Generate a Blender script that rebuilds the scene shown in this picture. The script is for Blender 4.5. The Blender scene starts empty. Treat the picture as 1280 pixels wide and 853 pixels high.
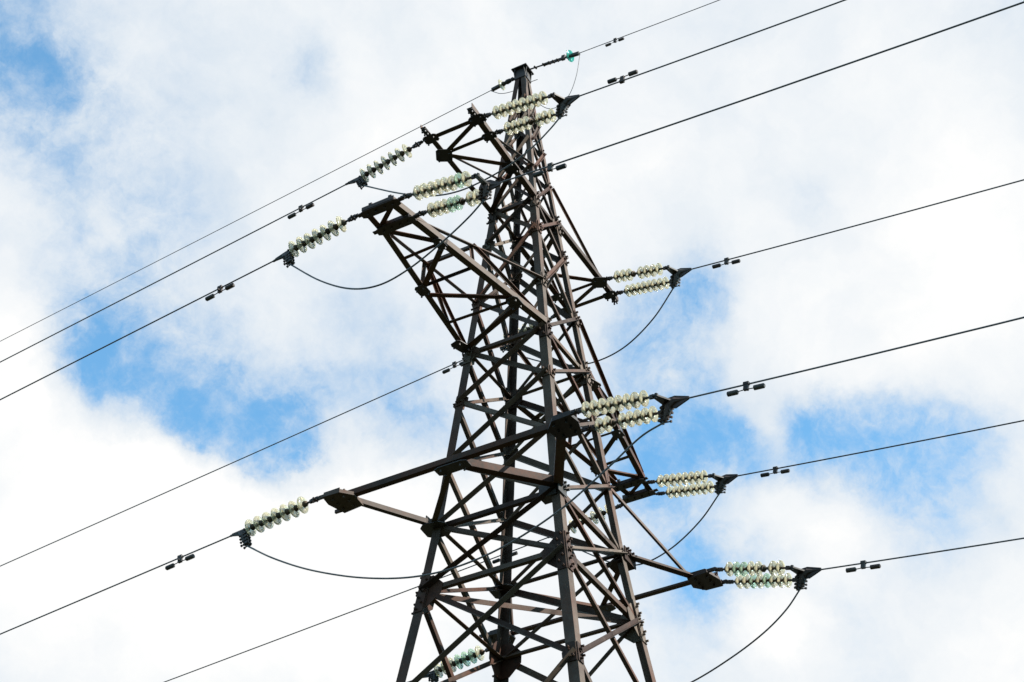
import bpy, bmesh, math, random
from mathutils import Vector, Matrix
random.seed(11)
R = math.radians
scene = bpy.context.scene
COL = scene.collection
Z0 = 15.2                     # height of the lowest crossarms above the ground

# ------------------------------------------------------------------ measured suspension points (metres)
PHASE = {
 'RA': {"S": [[[2.37, 0.5, 21.43], [2.54, 1.888, 21.043]], [[1.97, 0.5, 21.43], [2.129, 1.798, 21.087]]], "tip": [2.375, 2.168, 20.997], "exit": [2.342, 1.902, 20.77], "slope": -0.2037, "reach": 4.39, "damp": 0.82, "az": 83.0, "jump": [[2.342, 1.925, 20.895], [2.34, 1.739, 20.599], [2.334, 1.393, 20.34], [2.329, 1.061, 20.173], [2.321, 0.534, 20.086], [2.315, 0.085, 20.04], [2.308, -0.345, 20.199], [2.3, -0.906, 20.489], [2.288, -1.67, 21.089]]},
 'RB': {"S": [[[4.08, 0.24, 18.42], [4.244, 1.574, 18.061]], [[3.68, 0.24, 18.42], [3.833, 1.489, 18.11]]], "tip": [4.063, 1.731, 17.975], "exit": [4.044, 1.573, 17.802], "slope": -0.1961, "reach": 7.21, "damp": 0.91, "az": 83.0, "jump": [[4.044, 1.573, 17.801], [4.041, 1.377, 17.59], [4.034, 0.921, 17.33], [4.026, 0.39, 17.046], [4.019, -0.05, 16.959], [4.012, -0.507, 17.089], [4.003, -1.06, 17.476], [3.994, -1.633, 18.101]]},
 'RC': {"S": [[[-1.97, 0.42, 21.43], [-1.81, 1.72, 21.017]], [[-2.4, 0.42, 21.43], [-2.253, 1.621, 21.095]]], "tip": [-1.993, 1.987, 20.981], "exit": [-2.025, 1.72, 20.771], "slope": -0.2162, "reach": 5.72, "damp": 0.74, "az": 83.0, "jump": [[-2.026, 1.713, 20.754], [-2.078, 1.316, 20.245], [-2.163, 0.663, 19.884], [-2.247, 0.022, 19.888]]},
 'RE': {"S": [[[2.4, 1.92, 15.2], [2.555, 3.186, 14.89]], [[2.0, 1.92, 15.2], [2.146, 3.111, 14.939]]], "tip": [2.395, 3.507, 14.831], "exit": [2.356, 3.194, 14.615], "slope": -0.1935, "reach": 4.32, "damp": 0.86, "az": 83.0, "jump": [[2.356, 3.194, 14.623], [2.353, 2.848, 14.59], [2.351, 2.493, 14.228], [2.345, 1.688, 13.783], [2.339, 0.997, 13.5], [2.333, 0.18, 13.44], [2.329, -0.357, 13.429], [2.322, -1.29, 13.716], [2.316, -2.079, 14.084], [2.311, -2.774, 14.491], [2.307, -3.25, 14.875]]},
 'RD': {"S": [[[-3.82, 0.14, 18.42], [-3.658, 1.456, 18.015]], [[-4.22, 0.14, 18.42], [-4.068, 1.379, 18.075]]], "tip": [-3.823, 1.741, 17.996], "exit": [-3.858, 1.462, 17.796], "slope": -0.2082, "reach": 4.85, "damp": 0.76, "az": 83.0, "jump": [[-3.858, 1.461, 17.796], [-3.907, 1.121, 17.406], [-3.999, 0.476, 17.047], [-4.089, -0.153, 16.984], [-4.145, -0.54, 17.149], [-4.234, -1.167, 17.644]]},
 'RF': {"S": [[[-2.0, 1.9, 15.2], [-1.841, 3.195, 14.748]], [[-2.4, 1.9, 15.2], [-2.249, 3.131, 14.786]]], "tip": [-2.004, 3.498, 14.702], "exit": [-2.039, 3.214, 14.506], "slope": -0.2065, "reach": 2.98, "damp": 0.71, "az": 83.0, "jump": [[-2.039, 3.214, 14.506], [-2.055, 2.989, 14.244], [-2.079, 2.649, 13.995], [-2.12, 2.06, 13.773], [-2.162, 1.467, 13.561]]},
 'LA': {"S": [[[2.37, -0.5, 21.43], [2.282, -1.756, 21.289]]], "tip": [2.267, -1.98, 21.298], "exit": [2.288, -1.67, 21.089], "slope": -0.031, "reach": 7.73, "damp": 0.95, "az": -94.0},
 'LB': {"S": [[[4.08, -0.4, 18.42], [3.991, -1.678, 18.342]]], "tip": [3.976, -1.892, 18.305], "exit": [3.994, -1.633, 18.101], "slope": -0.0367, "reach": 5.45, "damp": 1.03, "az": -94.0},
 'LC': {"S": [[[-2.4, -0.6, 21.43], [-2.486, -1.834, 21.321]]], "tip": [-2.502, -2.056, 21.311], "exit": [-2.483, -1.784, 21.135], "slope": -0.028, "reach": 12.21, "damp": 0.81, "az": -94.0},
 'LD': {"S": [[[-4.22, -0.4, 18.42], [-4.313, -1.729, 18.304]]], "tip": [-4.327, -1.927, 18.292], "exit": [-4.311, -1.702, 18.13], "slope": -0.018, "reach": 8.92, "damp": 0.95, "az": -94.0},
 'LE': {"S": [[[2.4, -1.92, 15.2], [2.302, -3.324, 15.139]]], "tip": [2.288, -3.516, 15.142], "exit": [2.307, -3.25, 14.875], "slope": -0.0293, "reach": 4.57, "damp": 0.98, "az": -94.0},
 'LF': {"S": [[[-2.4, -1.92, 15.2], [-2.483, -3.111, 15.108]]], "tip": [-2.499, -3.342, 15.087], "exit": [-2.483, -3.107, 14.959], "slope": -0.022, "reach": 2.03, "damp": 1.22, "az": -94.0},
}
SHIELD = {"R": {"pts": [[0.013, 0.197, 24.978], [0.084, 0.776, 24.84], [0.102, 0.924, 24.795], [0.111, 0.994, 24.787], [0.135, 1.193, 24.711]], "slope": -0.2033, "reach": 2.78, "damp": 0.74}, "L": {"pts": [[-0.006, -0.171, 24.945], [-0.012, -0.256, 24.934], [-0.022, -0.409, 24.927], [-0.026, -0.46, 24.933], [-0.039, -0.652, 24.927]], "slope": -0.0214, "reach": 12.26}, "Rj": [[0.149, 1.214, 24.669], [0.141, 1.145, 24.155], [0.121, 0.982, 23.743], [0.094, 0.763, 23.606], [0.063, 0.516, 23.704], [0.045, 0.37, 23.896], [0.021, 0.174, 24.283]], "Lj": [[-0.047, -0.669, 24.918], [-0.034, -0.482, 24.692], [-0.015, -0.211, 24.613], [0.002, 0.024, 24.647], [0.012, 0.175, 24.659], [0.022, 0.308, 24.63]]}

BLOBS = [  # azimuth, elevation, angular radius (degrees), openness: blue gaps in the overcast > 0, thick banks < 0
 (-129.58, 45.46, 1.88, 0.50),
 (-127.81, 46.00, 2.34, 0.28),
 (-131.40, 45.28, 1.30, 0.25),
 (-129.73, 46.63, 1.56, 0.15),
 (-133.29, 44.18, 2.61, 0.26),
 (-132.98, 42.07, 2.34, 0.26),
 (-135.72, 41.17, 1.56, 0.25),
 (-141.10, 47.77, 0.89, 0.34),
 (-142.30, 47.36, 0.68, 0.25),
 (-133.44, 37.55, 1.51, 0.62),
 (-135.11, 37.86, 2.08, 0.62),
 (-136.18, 38.90, 1.82, 0.40),
 (-137.02, 37.06, 1.56, 0.50),
 (-134.27, 38.78, 1.30, 0.30),
 (-132.87, 37.29, 0.78, 0.35),
 (-135.79, 36.84, 1.30, 0.50),
 (-138.37, 36.56, 1.17, 0.40),
 (-138.64, 37.88, 1.56, 0.25),
 (-141.20, 35.57, 1.62, 1.35),
 (-139.57, 35.95, 1.20, 0.75),
 (-142.38, 36.38, 1.30, 0.75),
 (-138.12, 36.15, 1.15, 0.55),
 (-141.01, 34.60, 0.94, 0.60),
 (-140.17, 38.54, 2.08, 0.20),
 (-145.91, 36.43, 1.69, 0.50),
 (-147.87, 35.57, 1.30, 0.50),
 (-147.17, 37.11, 1.69, 0.40),
 (-144.70, 39.63, 1.56, 0.20),
 (-143.48, 38.26, 1.56, 0.15),
 (-158.34, 40.78, 1.20, 0.45),
 (-159.32, 40.45, 1.04, 0.25),
 (-158.52, 39.47, 1.56, 0.36),
 (-156.69, 37.76, 1.82, 0.26),
 (-157.72, 38.22, 1.56, 0.18),
 (-158.95, 37.48, 1.17, 0.25),
 (-156.52, 39.59, 1.04, 0.20),
 (-159.32, 35.25, 1.17, 0.62),
 (-158.46, 36.09, 1.17, 0.34),
 (-157.12, 35.40, 1.17, 0.25),
 (-163.80, 35.73, 1.25, 0.62),
 (-162.81, 36.36, 1.17, 0.35),
 (-164.97, 34.56, 1.30, 0.42),
 (-166.87, 34.13, 1.30, 0.55),
 (-168.69, 34.17, 1.56, 0.35),
 (-161.43, 34.68, 1.30, 0.35),
 (-162.63, 34.38, 1.56, 0.42),
 (-165.69, 34.34, 1.04, 0.30),
 (-158.33, 31.97, 1.17, 0.55),
 (-157.34, 31.13, 1.82, 0.36),
 (-159.51, 30.48, 1.43, 0.40),
 (-161.46, 31.73, 1.30, 0.40),
 (-161.89, 29.66, 1.43, 0.40),
 (-165.34, 32.59, 1.56, 0.30),
 (-168.21, 32.20, 1.82, 0.30),
 (-166.47, 30.92, 1.56, 0.22),
 (-164.22, 42.94, 0.94, 0.24),
 (-164.32, 41.76, 1.04, 0.15),
 (-155.15, 34.46, 1.30, 0.45),
 (-155.89, 35.98, 1.30, 0.28),
 (-156.93, 33.34, 1.04, 0.40),
 (-160.29, 33.11, 0.78, 0.15),
 (-158.62, 29.15, 1.56, 0.25),
 (-163.63, 27.99, 1.56, 0.15),
 (-160.96, 33.57, 1.15, -0.55),
 (-162.14, 32.30, 1.30, -0.60),
 (-163.07, 31.57, 1.04, -0.30),
 (-161.16, 36.00, 0.78, -0.55),
 (-160.92, 28.98, 1.30, -0.90),
 (-160.00, 28.55, 1.56, -0.50),
 (-168.37, 29.16, 2.87, -0.40),
 (-160.29, 37.77, 1.04, -0.30),
 (-162.94, 38.03, 1.30, -0.35),
 (-160.84, 39.28, 1.04, -0.30),
 (-135.26, 32.63, 4.95, -0.90),
 (-131.74, 36.22, 1.56, -0.80),
 (-131.06, 37.64, 1.04, -0.50),
 (-138.62, 34.01, 1.82, -0.80),
 (-144.23, 33.38, 2.08, -0.80),
 (-141.63, 31.95, 4.17, -0.80),
 (-147.37, 31.95, 3.39, -0.80),
 (-136.64, 34.83, 1.82, -0.50),
 (-145.24, 46.12, 2.87, -0.40),
 (-160.82, 45.76, 3.91, -0.12),
 (-170.18, 43.20, 4.43, -0.32),
 (-167.69, 37.67, 2.34, -0.30),
 (-155.48, 43.80, 2.34, -0.40),
 (-170.97, 39.18, 2.34, -0.40),
]

# ------------------------------------------------------------------ materials
def new_mat(name):
    m = bpy.data.materials.new(name); m.use_nodes = True
    nt = m.node_tree; nt.nodes.clear()
    out = nt.nodes.new('ShaderNodeOutputMaterial')
    return m, nt, out

def steel_mat(name, dark, grey, rust, rust_amt, rough=.62, spec=.14):
    m, nt, out = new_mat(name); N = nt.nodes; L = nt.links
    b = N.new('ShaderNodeBsdfPrincipled'); L.new(b.outputs[0], out.inputs[0])
    tc = N.new('ShaderNodeTexCoord'); oi = N.new('ShaderNodeObjectInfo')
    n1 = N.new('ShaderNodeTexNoise'); n1.inputs['Scale'].default_value = 3.2; n1.inputs['Detail'].default_value = 7; n1.inputs['Roughness'].default_value = .65
    n2 = N.new('ShaderNodeTexNoise'); n2.inputs['Scale'].default_value = 21; n2.inputs['Detail'].default_value = 5
    L.new(tc.outputs['Object'], n1.inputs[0]); L.new(tc.outputs['Object'], n2.inputs[0])
    # member to member variation
    add = N.new('ShaderNodeMath'); add.operation = 'MULTIPLY_ADD'
    L.new(oi.outputs['Random'], add.inputs[0]); add.inputs[1].default_value = .75; L.new(n1.outputs[0], add.inputs[2])
    r1 = N.new('ShaderNodeMapRange'); r1.inputs[1].default_value = .55; r1.inputs[2].default_value = 1.25
    L.new(add.outputs[0], r1.inputs[0])
    mx1 = N.new('ShaderNodeMix'); mx1.data_type = 'RGBA'
    L.new(r1.outputs[0], mx1.inputs[0]); mx1.inputs[6].default_value = (*dark, 1); mx1.inputs[7].default_value = (*grey, 1)
    s2 = N.new('ShaderNodeMath'); s2.operation = 'MULTIPLY_ADD'
    L.new(n1.outputs[1] if False else n2.outputs[0], s2.inputs[0]); s2.inputs[1].default_value = .45; 
    n3 = N.new('ShaderNodeTexNoise'); n3.inputs['Scale'].default_value = 1.3; n3.inputs['Detail'].default_value = 6
    L.new(tc.outputs['Object'], n3.inputs[0]); 
    h1 = N.new('ShaderNodeMath'); h1.operation = 'MULTIPLY'; L.new(oi.outputs['Random'], h1.inputs[0]); h1.inputs[1].default_value = 17.3
    h2 = N.new('ShaderNodeMath'); h2.operation = 'FRACT'; L.new(h1.outputs[0], h2.inputs[0])
    h3 = N.new('ShaderNodeMath'); h3.operation = 'MULTIPLY_ADD'; L.new(h2.outputs[0], h3.inputs[0]); h3.inputs[1].default_value = .34; L.new(n3.outputs[0], h3.inputs[2])
    L.new(h3.outputs[0], s2.inputs[2])
    r2 = N.new('ShaderNodeMapRange'); r2.inputs[1].default_value = .84; r2.inputs[2].default_value = 1.10; r2.inputs[4].default_value = rust_amt
    L.new(s2.outputs[0], r2.inputs[0])
    mx2 = N.new('ShaderNodeMix'); mx2.data_type = 'RGBA'
    L.new(r2.outputs[0], mx2.inputs[0]); L.new(mx1.outputs[2], mx2.inputs[6]); mx2.inputs[7].default_value = (*rust, 1)
    L.new(mx2.outputs[2], b.inputs['Base Color'])
    b.inputs['Roughness'].default_value = rough; b.inputs['Specular IOR Level'].default_value = spec
    bp = N.new('ShaderNodeBump'); bp.inputs['Strength'].default_value = .25; bp.inputs['Distance'].default_value = .004
    L.new(n2.outputs[0], bp.inputs['Height']); L.new(bp.outputs[0], b.inputs['Normal'])
    return m

STEEL = steel_mat('weathered steel', (.026, .0155, .0115), (.108, .086, .069), (.072, .029, .017), .65)
STEEL_ARM = steel_mat('rust brown crossarm steel', (.027, .018, .014), (.088, .067, .055), (.082, .032, .018), .8)
STEEL_DARK = steel_mat('dark steel fittings', (.014, .012, .011), (.050, .046, .042), (.05, .024, .015), .5, .5, .3)
CAP = steel_mat('insulator cap iron', (.050, .040, .028), (.10, .092, .070), (.085, .045, .02), .6)
CABLE = steel_mat('aluminium cable', (.035, .035, .037), (.11, .11, .115), (.06, .05, .04), .1, .42, .4)

def glass_mat(name, glass, film, film_amt):
    m, nt, out = new_mat(name); N = nt.nodes; L = nt.links
    g = N.new('ShaderNodeBsdfPrincipled'); g.inputs['Base Color'].default_value = (*glass, 1)
    g.inputs['Transmission Weight'].default_value = 1; g.inputs['IOR'].default_value = 1.5; g.inputs['Roughness'].default_value = .06
    t = N.new('ShaderNodeBsdfTranslucent'); t.inputs[0].default_value = (*film, 1)
    d = N.new('ShaderNodeBsdfDiffuse'); d.inputs[0].default_value = (*film, 1)
    a = N.new('ShaderNodeMixShader'); a.inputs[0].default_value = .3; L.new(t.outputs[0], a.inputs[1]); L.new(d.outputs[0], a.inputs[2])
    tc = N.new('ShaderNodeTexCoord'); n = N.new('ShaderNodeTexNoise'); n.inputs['Scale'].default_value = 9; n.inputs['Detail'].default_value = 5
    L.new(tc.outputs['Object'], n.inputs[0])
    mr = N.new('ShaderNodeMapRange'); mr.inputs[1].default_value = .3; mr.inputs[2].default_value = .7
    mr.inputs[3].default_value = film_amt - .15; mr.inputs[4].default_value = film_amt + .15
    L.new(n.outputs[0], mr.inputs[0])
    x = N.new('ShaderNodeMixShader'); L.new(mr.outputs[0], x.inputs[0]); L.new(g.outputs[0], x.inputs[1]); L.new(a.outputs[0], x.inputs[2])
    L.new(x.outputs[0], out.inputs[0])
    return m
GLASS = glass_mat('dusty clear glass', (.99, .95, .78), (.92, .86, .64), .36)
GLASS_GREEN = glass_mat('pale green glass', (.74, .94, .76), (.70, .85, .64), .30)
GLASS_TEAL = glass_mat('teal glass', (.16, .82, .66), (.14, .66, .52), .28)

def ground_mat():
    m, nt, out = new_mat('grass field'); N = nt.nodes; L = nt.links
    b = N.new('ShaderNodeBsdfPrincipled'); L.new(b.outputs[0], out.inputs[0]); b.inputs['Roughness'].default_value = .95
    tc = N.new('ShaderNodeTexCoord')
    n = N.new('ShaderNodeTexNoise'); n.inputs['Scale'].default_value = .35; n.inputs['Detail'].default_value = 12; n.inputs['Roughness'].default_value = .7
    L.new(tc.outputs['Object'], n.inputs[0])
    cr = N.new('ShaderNodeValToRGB'); cr.color_ramp.elements[0].color = (.014, .020, .007, 1); cr.color_ramp.elements[1].color = (.045, .042, .020, 1)
    cr.color_ramp.elements[0].position = .3; cr.color_ramp.elements[1].position = .72
    L.new(n.outputs[0], cr.inputs[0]); L.new(cr.outputs[0], b.inputs['Base Color'])
    n2 = N.new('ShaderNodeTexNoise'); n2.inputs['Scale'].default_value = 14; n2.inputs['Detail'].default_value = 6; L.new(tc.outputs['Object'], n2.inputs[0])
    bp = N.new('ShaderNodeBump'); bp.inputs['Distance'].default_value = .08; L.new(n2.outputs[0], bp.inputs['Height']); L.new(bp.outputs[0], b.inputs['Normal'])
    return m
def concrete_mat():
    m, nt, out = new_mat('foundation concrete'); N = nt.nodes; L = nt.links
    b = N.new('ShaderNodeBsdfPrincipled'); L.new(b.outputs[0], out.inputs[0]); b.inputs['Roughness'].default_value = .9
    n = N.new('ShaderNodeTexNoise'); n.inputs['Scale'].default_value = 6; n.inputs['Detail'].default_value = 8
    cr = N.new('ShaderNodeValToRGB'); cr.color_ramp.elements[0].color = (.20, .19, .17, 1); cr.color_ramp.elements[1].color = (.38, .37, .34, 1)
    L.new(n.outputs[0], cr.inputs[0]); L.new(cr.outputs[0], b.inputs['Base Color'])
    return m

# ------------------------------------------------------------------ mesh building
class MB:
    def __init__(s): s.v = []; s.f = []; s.smooth = set()
    def add(s, vs, fs, smooth=False):
        o = len(s.v); s.v += [tuple(v) for v in vs]
        for f in fs:
            if smooth: s.smooth.add(len(s.f))
            s.f.append([o + i for i in f])
    def prism(s, p0, p1, poly, w, n, caps=True):
        """sweep the 2D polygon (a along w, b along n) from p0 to p1"""
        k = len(poly)
        vs = [p0 + w * a + n * b for a, b in poly] + [p1 + w * a + n * b for a, b in poly]
        fs = [[i, (i + 1) % k, k + (i + 1) % k, k + i] for i in range(k)]
        if caps: fs += [list(range(k))[::-1], list(range(k, 2 * k))]
        s.add(vs, fs)
    def plate(s, c, e1, e2, n, poly, t):
        """flat plate: polygon in (e1,e2) about c, thickness t along n"""
        k = len(poly)
        a = [c + e1 * x + e2 * y - n * t / 2 for x, y in poly]; b = [v + n * t for v in a]
        s.add(a + b, [[i, (i + 1) % k, k + (i + 1) % k, k + i] for i in range(k)] + [list(range(k))[::-1], list(range(k, 2 * k))])
    def box(s, c, e1, e2, e3, a, b, h):
        s.plate(c, e1, e2, e3, [(-a / 2, -b / 2), (a / 2, -b / 2), (a / 2, b / 2), (-a / 2, b / 2)], h)
    def bolt(s, p, n, r=.017, h=.035):
        n = n.normalized(); u = n.orthogonal().normalized(); w = n.cross(u)
        s.plate(p + n * h / 2, u, w, n, [(r * math.cos(k * math.pi / 3), r * math.sin(k * math.pi / 3)) for k in range(6)], h)
    def tube(s, pts, rads, seg=10, caps=True, smooth=True):
        pts = [Vector(p) for p in pts]
        if not hasattr(rads, '__len__'): rads = [rads] * len(pts)
        up = None; rings = []
        for i, p in enumerate(pts):
            d = (pts[min(i + 1, len(pts) - 1)] - pts[max(i - 1, 0)]).normalized()
            if up is None: up = d.orthogonal().normalized()
            up = (up - d * up.dot(d)).normalized(); w = d.cross(up)
            rings.append([p + (up * math.cos(2 * math.pi * k / seg) + w * math.sin(2 * math.pi * k / seg)) * rads[i] for k in range(seg)])
        vs = [v for r in rings for v in r]; fs = []
        for i in range(len(pts) - 1):
            for k in range(seg):
                fs.append([i * seg + k, i * seg + (k + 1) % seg, (i + 1) * seg + (k + 1) % seg, (i + 1) * seg + k])
        s.add(vs, fs, smooth)
        if caps: s.add(rings[0], [list(range(seg))[::-1]]); s.add(rings[-1], [list(range(seg))])
    def lathe(s, prof, seg=28):
        """profile (radius, x) turned about the local X axis"""
        n = len(prof)
        vs = [(x, r * math.cos(2 * math.pi * k / seg), r * math.sin(2 * math.pi * k / seg)) for (r, x) in prof for k in range(seg)]
        s.add(vs, [[i * seg + k, i * seg + (k + 1) % seg, (i + 1) * seg + (k + 1) % seg, (i + 1) * seg + k] for i in range(n - 1) for k in range(seg)], True)
    def obj(s, name, mat, parent=None, **tags):
        me = bpy.data.meshes.new(name); me.from_pydata(s.v, [], s.f)
        for i, p in enumerate(me.polygons): p.use_smooth = i in s.smooth
        me.materials.append(mat)
        bm = bmesh.new(); bm.from_mesh(me); bmesh.ops.recalc_face_normals(bm, faces=bm.faces); bm.to_mesh(me); bm.free()
        o = bpy.data.objects.new(name, me); COL.objects.link(o)
        if parent is not None: o.parent = parent
        for k, v in tags.items(): o[k] = v
        return o

def empty(name, label, cat, loc=(0, 0, 0), group=None, M=None):
    o = bpy.data.objects.new(name, None); COL.objects.link(o)
    if M is not None: o.matrix_world = M
    else: o.location = loc
    o.empty_display_size = .1; o['label'] = label; o['category'] = cat
    if group: o['group'] = group
    return o

def V(*a): return Vector(a)
X, Y, Z = V(1, 0, 0), V(0, 1, 0), V(0, 0, 1)

def angle_poly(a, t, sw, sn):
    """L section: one flange in the w direction, the other along n"""
    return [(0, 0), (a * sw, 0), (a * sw, t * sn), (t * sw, t * sn), (t * sw, a * sn), (0, a * sn)]

def angle(mb, p0, p1, n, a=.075, t=.009, sn=1, sw=1, ext=0.0):
    """steel angle: flange flat in the plane with normal n and centred on p0-p1, the second flange standing along n*sn"""
    d = (p1 - p0).normalized(); w = n.cross(d).normalized(); m = d.cross(w).normalized()
    if m.dot(n) < 0: m = -m
    o = -w * (a / 2 * sw)
    mb.prism(p0 - d * ext + o, p1 + d * ext + o, angle_poly(a, t, sw, sn), w, m)

# ------------------------------------------------------------------ the tower
ZT, ZK, WT, WK, W0 = 9.8131, -1.07, .0754, 1.1281, .1364
def hw(z):
    if z >= 0: return WT + (1 - WT) * (ZT - z) / ZT
    if z >= ZK: return 1 + (WK - 1) * (z / ZK)
    return WK + W0 * (ZK - z)
def P(x, y, z): return V(x, y, z + Z0)
SG = {'near': (1, 1), 'left': (1, -1), 'right': (-1, 1), 'back': (-1, -1)}
def corner(k, z): w = hw(z); return P(SG[k][0] * w, SG[k][1] * w, z)
# faces seen from outside: (normal, left leg, right leg)
FACES = [(X, 'left', 'near'), (Y, 'near', 'right'), (-X, 'right', 'back'), (-Y, 'back', 'left')]
NODES = [-2.8, -1.07, 0, 1.12, 2.25, 3.22, 4.25, 5.5, 6.25, 7.05, 7.8, 8.45, 9.0]
LOW = [-15.0, -10.2, -6.0, -2.8]

tower = empty('transmission_tower', 'rusty brown steel lattice pylon with six crossarms standing against the cloudy sky', 'pylon', (0, 0, 0))

def leg_size(z): return .15 if z < -1.07 else .13 if z < 3.2 else .112 if z < 6.2 else .085
for k, (sx, sy) in SG.items():
    mb = MB()
    for z0, z1 in ((-15.05, -1.07), (-1.07, 0), (0, 3.22), (3.22, 6.25), (6.25, 9.62)):
        a = leg_size((z0 + z1) / 2)
        mb.prism(corner(k, z0), corner(k, z1), angle_poly(a, .013, -sx, -sy), X, Y)
    mb.obj('leg', STEEL, tower)

def face_pts(n, kl, kr, z):
    a, b = corner(kl, z), corner(kr, z); d = (b - a).normalized()
    return a + d * .055, b - d * .055
def face_normal(n, kl, kr, z0, z1):
    a, b, c = corner(kl, z0), corner(kr, z0), corner(kl, z1)
    m = (b - a).cross(c - a).normalized()
    return m if m.dot(n) > 0 else -m

def brace_pair(mbs, n, kl, kr, z0, z1, a1, a2, thin=1):
    m = face_normal(n, kl, kr, z0, z1)
    l0, r0 = face_pts(n, kl, kr, z0); l1, r1 = face_pts(n, kl, kr, z1)
    angle(mbs[0], l0 + m * .003, r1 + m * .003, m, a1, .008, 1, 1, .03)          # outside the leg flanges
    angle(mbs[1], r0 - m * .017, l1 - m * .017, m, a2, .008, -1, -1, .03)        # inside them
    for mb, p, q in ((mbs[0], l0, r1), (mbs[1], r0, l1)):
        d = (q - p).normalized()
        for s in (.0, .06):
            mb.bolt(p + d * s + m * .011, m, .014, .026); mb.bolt(q - d * s + m * .011, m, .014, .026)

for i in range(len(NODES) - 1):
    z0, z1 = NODES[i], NODES[i + 1]
    s = 1.0 if z1 < 3.3 else .92 if z1 < 6.3 else .72
    for n, kl, kr in FACES:
        m1, m2 = MB(), MB()
        big = n.x != 0
        brace_pair((m1, m2), n, kl, kr, z0, z1, (.092 if big else .068) * s, (.062 if big else .058) * s)
        m1.obj('diagonal_brace', STEEL, tower); m2.obj('diagonal_brace', STEEL, tower)
lowmb = MB()
for i in range(len(LOW) - 1):
    for n, kl, kr in FACES: brace_pair((lowmb, lowmb), n, kl, kr, LOW[i], LOW[i + 1], .1, .09)
lowmb.obj('diagonal_brace', STEEL, tower, kind='stuff')

for z in (-1.07, 0, 3.22, 6.25):
    for n, kl, kr in FACES:
        a, b = face_pts(n, kl, kr, z); m = n
        mb = MB(); angle(mb, a - m * .034, b - m * .034, m, .07 if z < 3 else .06, .008, -1, 1)
        mb.obj('horizontal_brace', STEEL, tower)
mb = MB(); a, b = corner('left', -1.1), corner('right', -1.1); d = (b - a).normalized()
angle(mb, a + d * .1, b - d * .1, Z, .08, .008, -1, 1); mb.obj('plan_brace', STEEL, tower)

def strip(mb, base, e_up, e_side, n, h, w, rows, br=.017):
    """bolted cover plate lying on a leg flange"""
    mb.plate(base + n * .012, e_side, e_up, n, [(-w / 2, -h / 2), (w / 2, -h / 2), (w / 2, h / 2), (-w / 2, h / 2)], .012)
    for i in range(rows):
        f = -h / 2 + h * (i + .5) / rows
        mb.bolt(base + e_up * f + e_side * (w * .22 * (1 if i % 2 else -1)) + n * .017, n, br, .045)

# bolted splices and gussets on every leg
for k, (sx, sy) in SG.items():
    nx, ny = V(sx, 0, 0), V(0, sy, 0)
    for z, h, rows, gw, gh in ((-1.12, .66, 9, .34, .52), (3.18, .42, 6, .22, .30), (6.2, .40, 6, .17, .26), (-2.8, .3, 4, .2, .26), (2.25, .2, 2, .17, .2), (4.25, .28, 4, .17, .2), (5.5, .26, 4, .15, .18)):
        c = corner(k, z); up = (corner(k, z + .3) - corner(k, z - .3)).normalized(); a = leg_size(z) * .92
        mb = MB()
        strip(mb, c - V(sx, 0, 0) * a * .52, up, V(-sx, 0, 0), ny, h, a, rows)
        strip(mb, c - V(0, sy, 0) * a * .52, up, V(0, -sy, 0), nx, h, a, max(2, rows - 2))
        # webs reaching inward to take the bracing
        for e, n in ((V(-sx, 0, 0), ny), (V(0, -sy, 0), nx)):
            mb.plate(c - n * .024 + e * .02, e, up, n, [(0, -gh / 2), (gw * .45, -gh / 2), (gw, -gh * .16), (gw, gh * .16), (gw * .45, gh / 2), (0, gh / 2)], .012)
        mb.obj('gusset_plate', STEEL, tower)
    # horizontal shelf plates carrying the lowest crossarms
    c = corner(k, 0); mb = MB()
    if k in ('left', 'back'):
        mb.plate(c + V(-sx * .03, -sy * .02, -.045), X, Y, Z, [(-.20, -.10), (-.10, -.20), (.13, -.18), (.20, -.10), (.18, .13), (.10, .20), (-.13, .18), (-.20, .10)], .014)
        mb.box(c + V(sx * .034, -sy * .02, .03), Y, Z, X, .36, .16, .016); mb.box(c + V(-sx * .02, sy * .034, .03), X, Z, Y, .34, .15, .016)
    elif k == 'near':
        mb.box(c + V(.036, -.16, -.03), Y, Z, X, .27, .20, .018); mb.plate(c + V(-.04, -.16, -.125), X, Y, Z, [(-.09, -.13), (.08, -.13), (.08, .12), (-.09, .12)], .014)
        mb.box(c + V(-.02, .035, 0), X, Z, Y, .24, .24, .014)
    else:
        mb.box(c + V(-.10, .036, -.01), X, Z, Y, .36, .22, .018); mb.plate(c + V(-.08, -.12, -.10), X, Y, Z, [(-.2, -.16), (.14, -.16), (.14, .14), (-.2, .14)], .014)
    for f in (-.14, -.05, .05, .12):
        mb.bolt(c + V(f if sx > 0 else f - .1, sy * .044, .0), ny, .018, .045); mb.bolt(c + V(f if sx > 0 else f - .1, sy * .044, .07), ny, .018, .045)
    mb.obj('gusset_plate', STEEL_DARK if k != 'right' else STEEL, tower)

CONC = concrete_mat()
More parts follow.
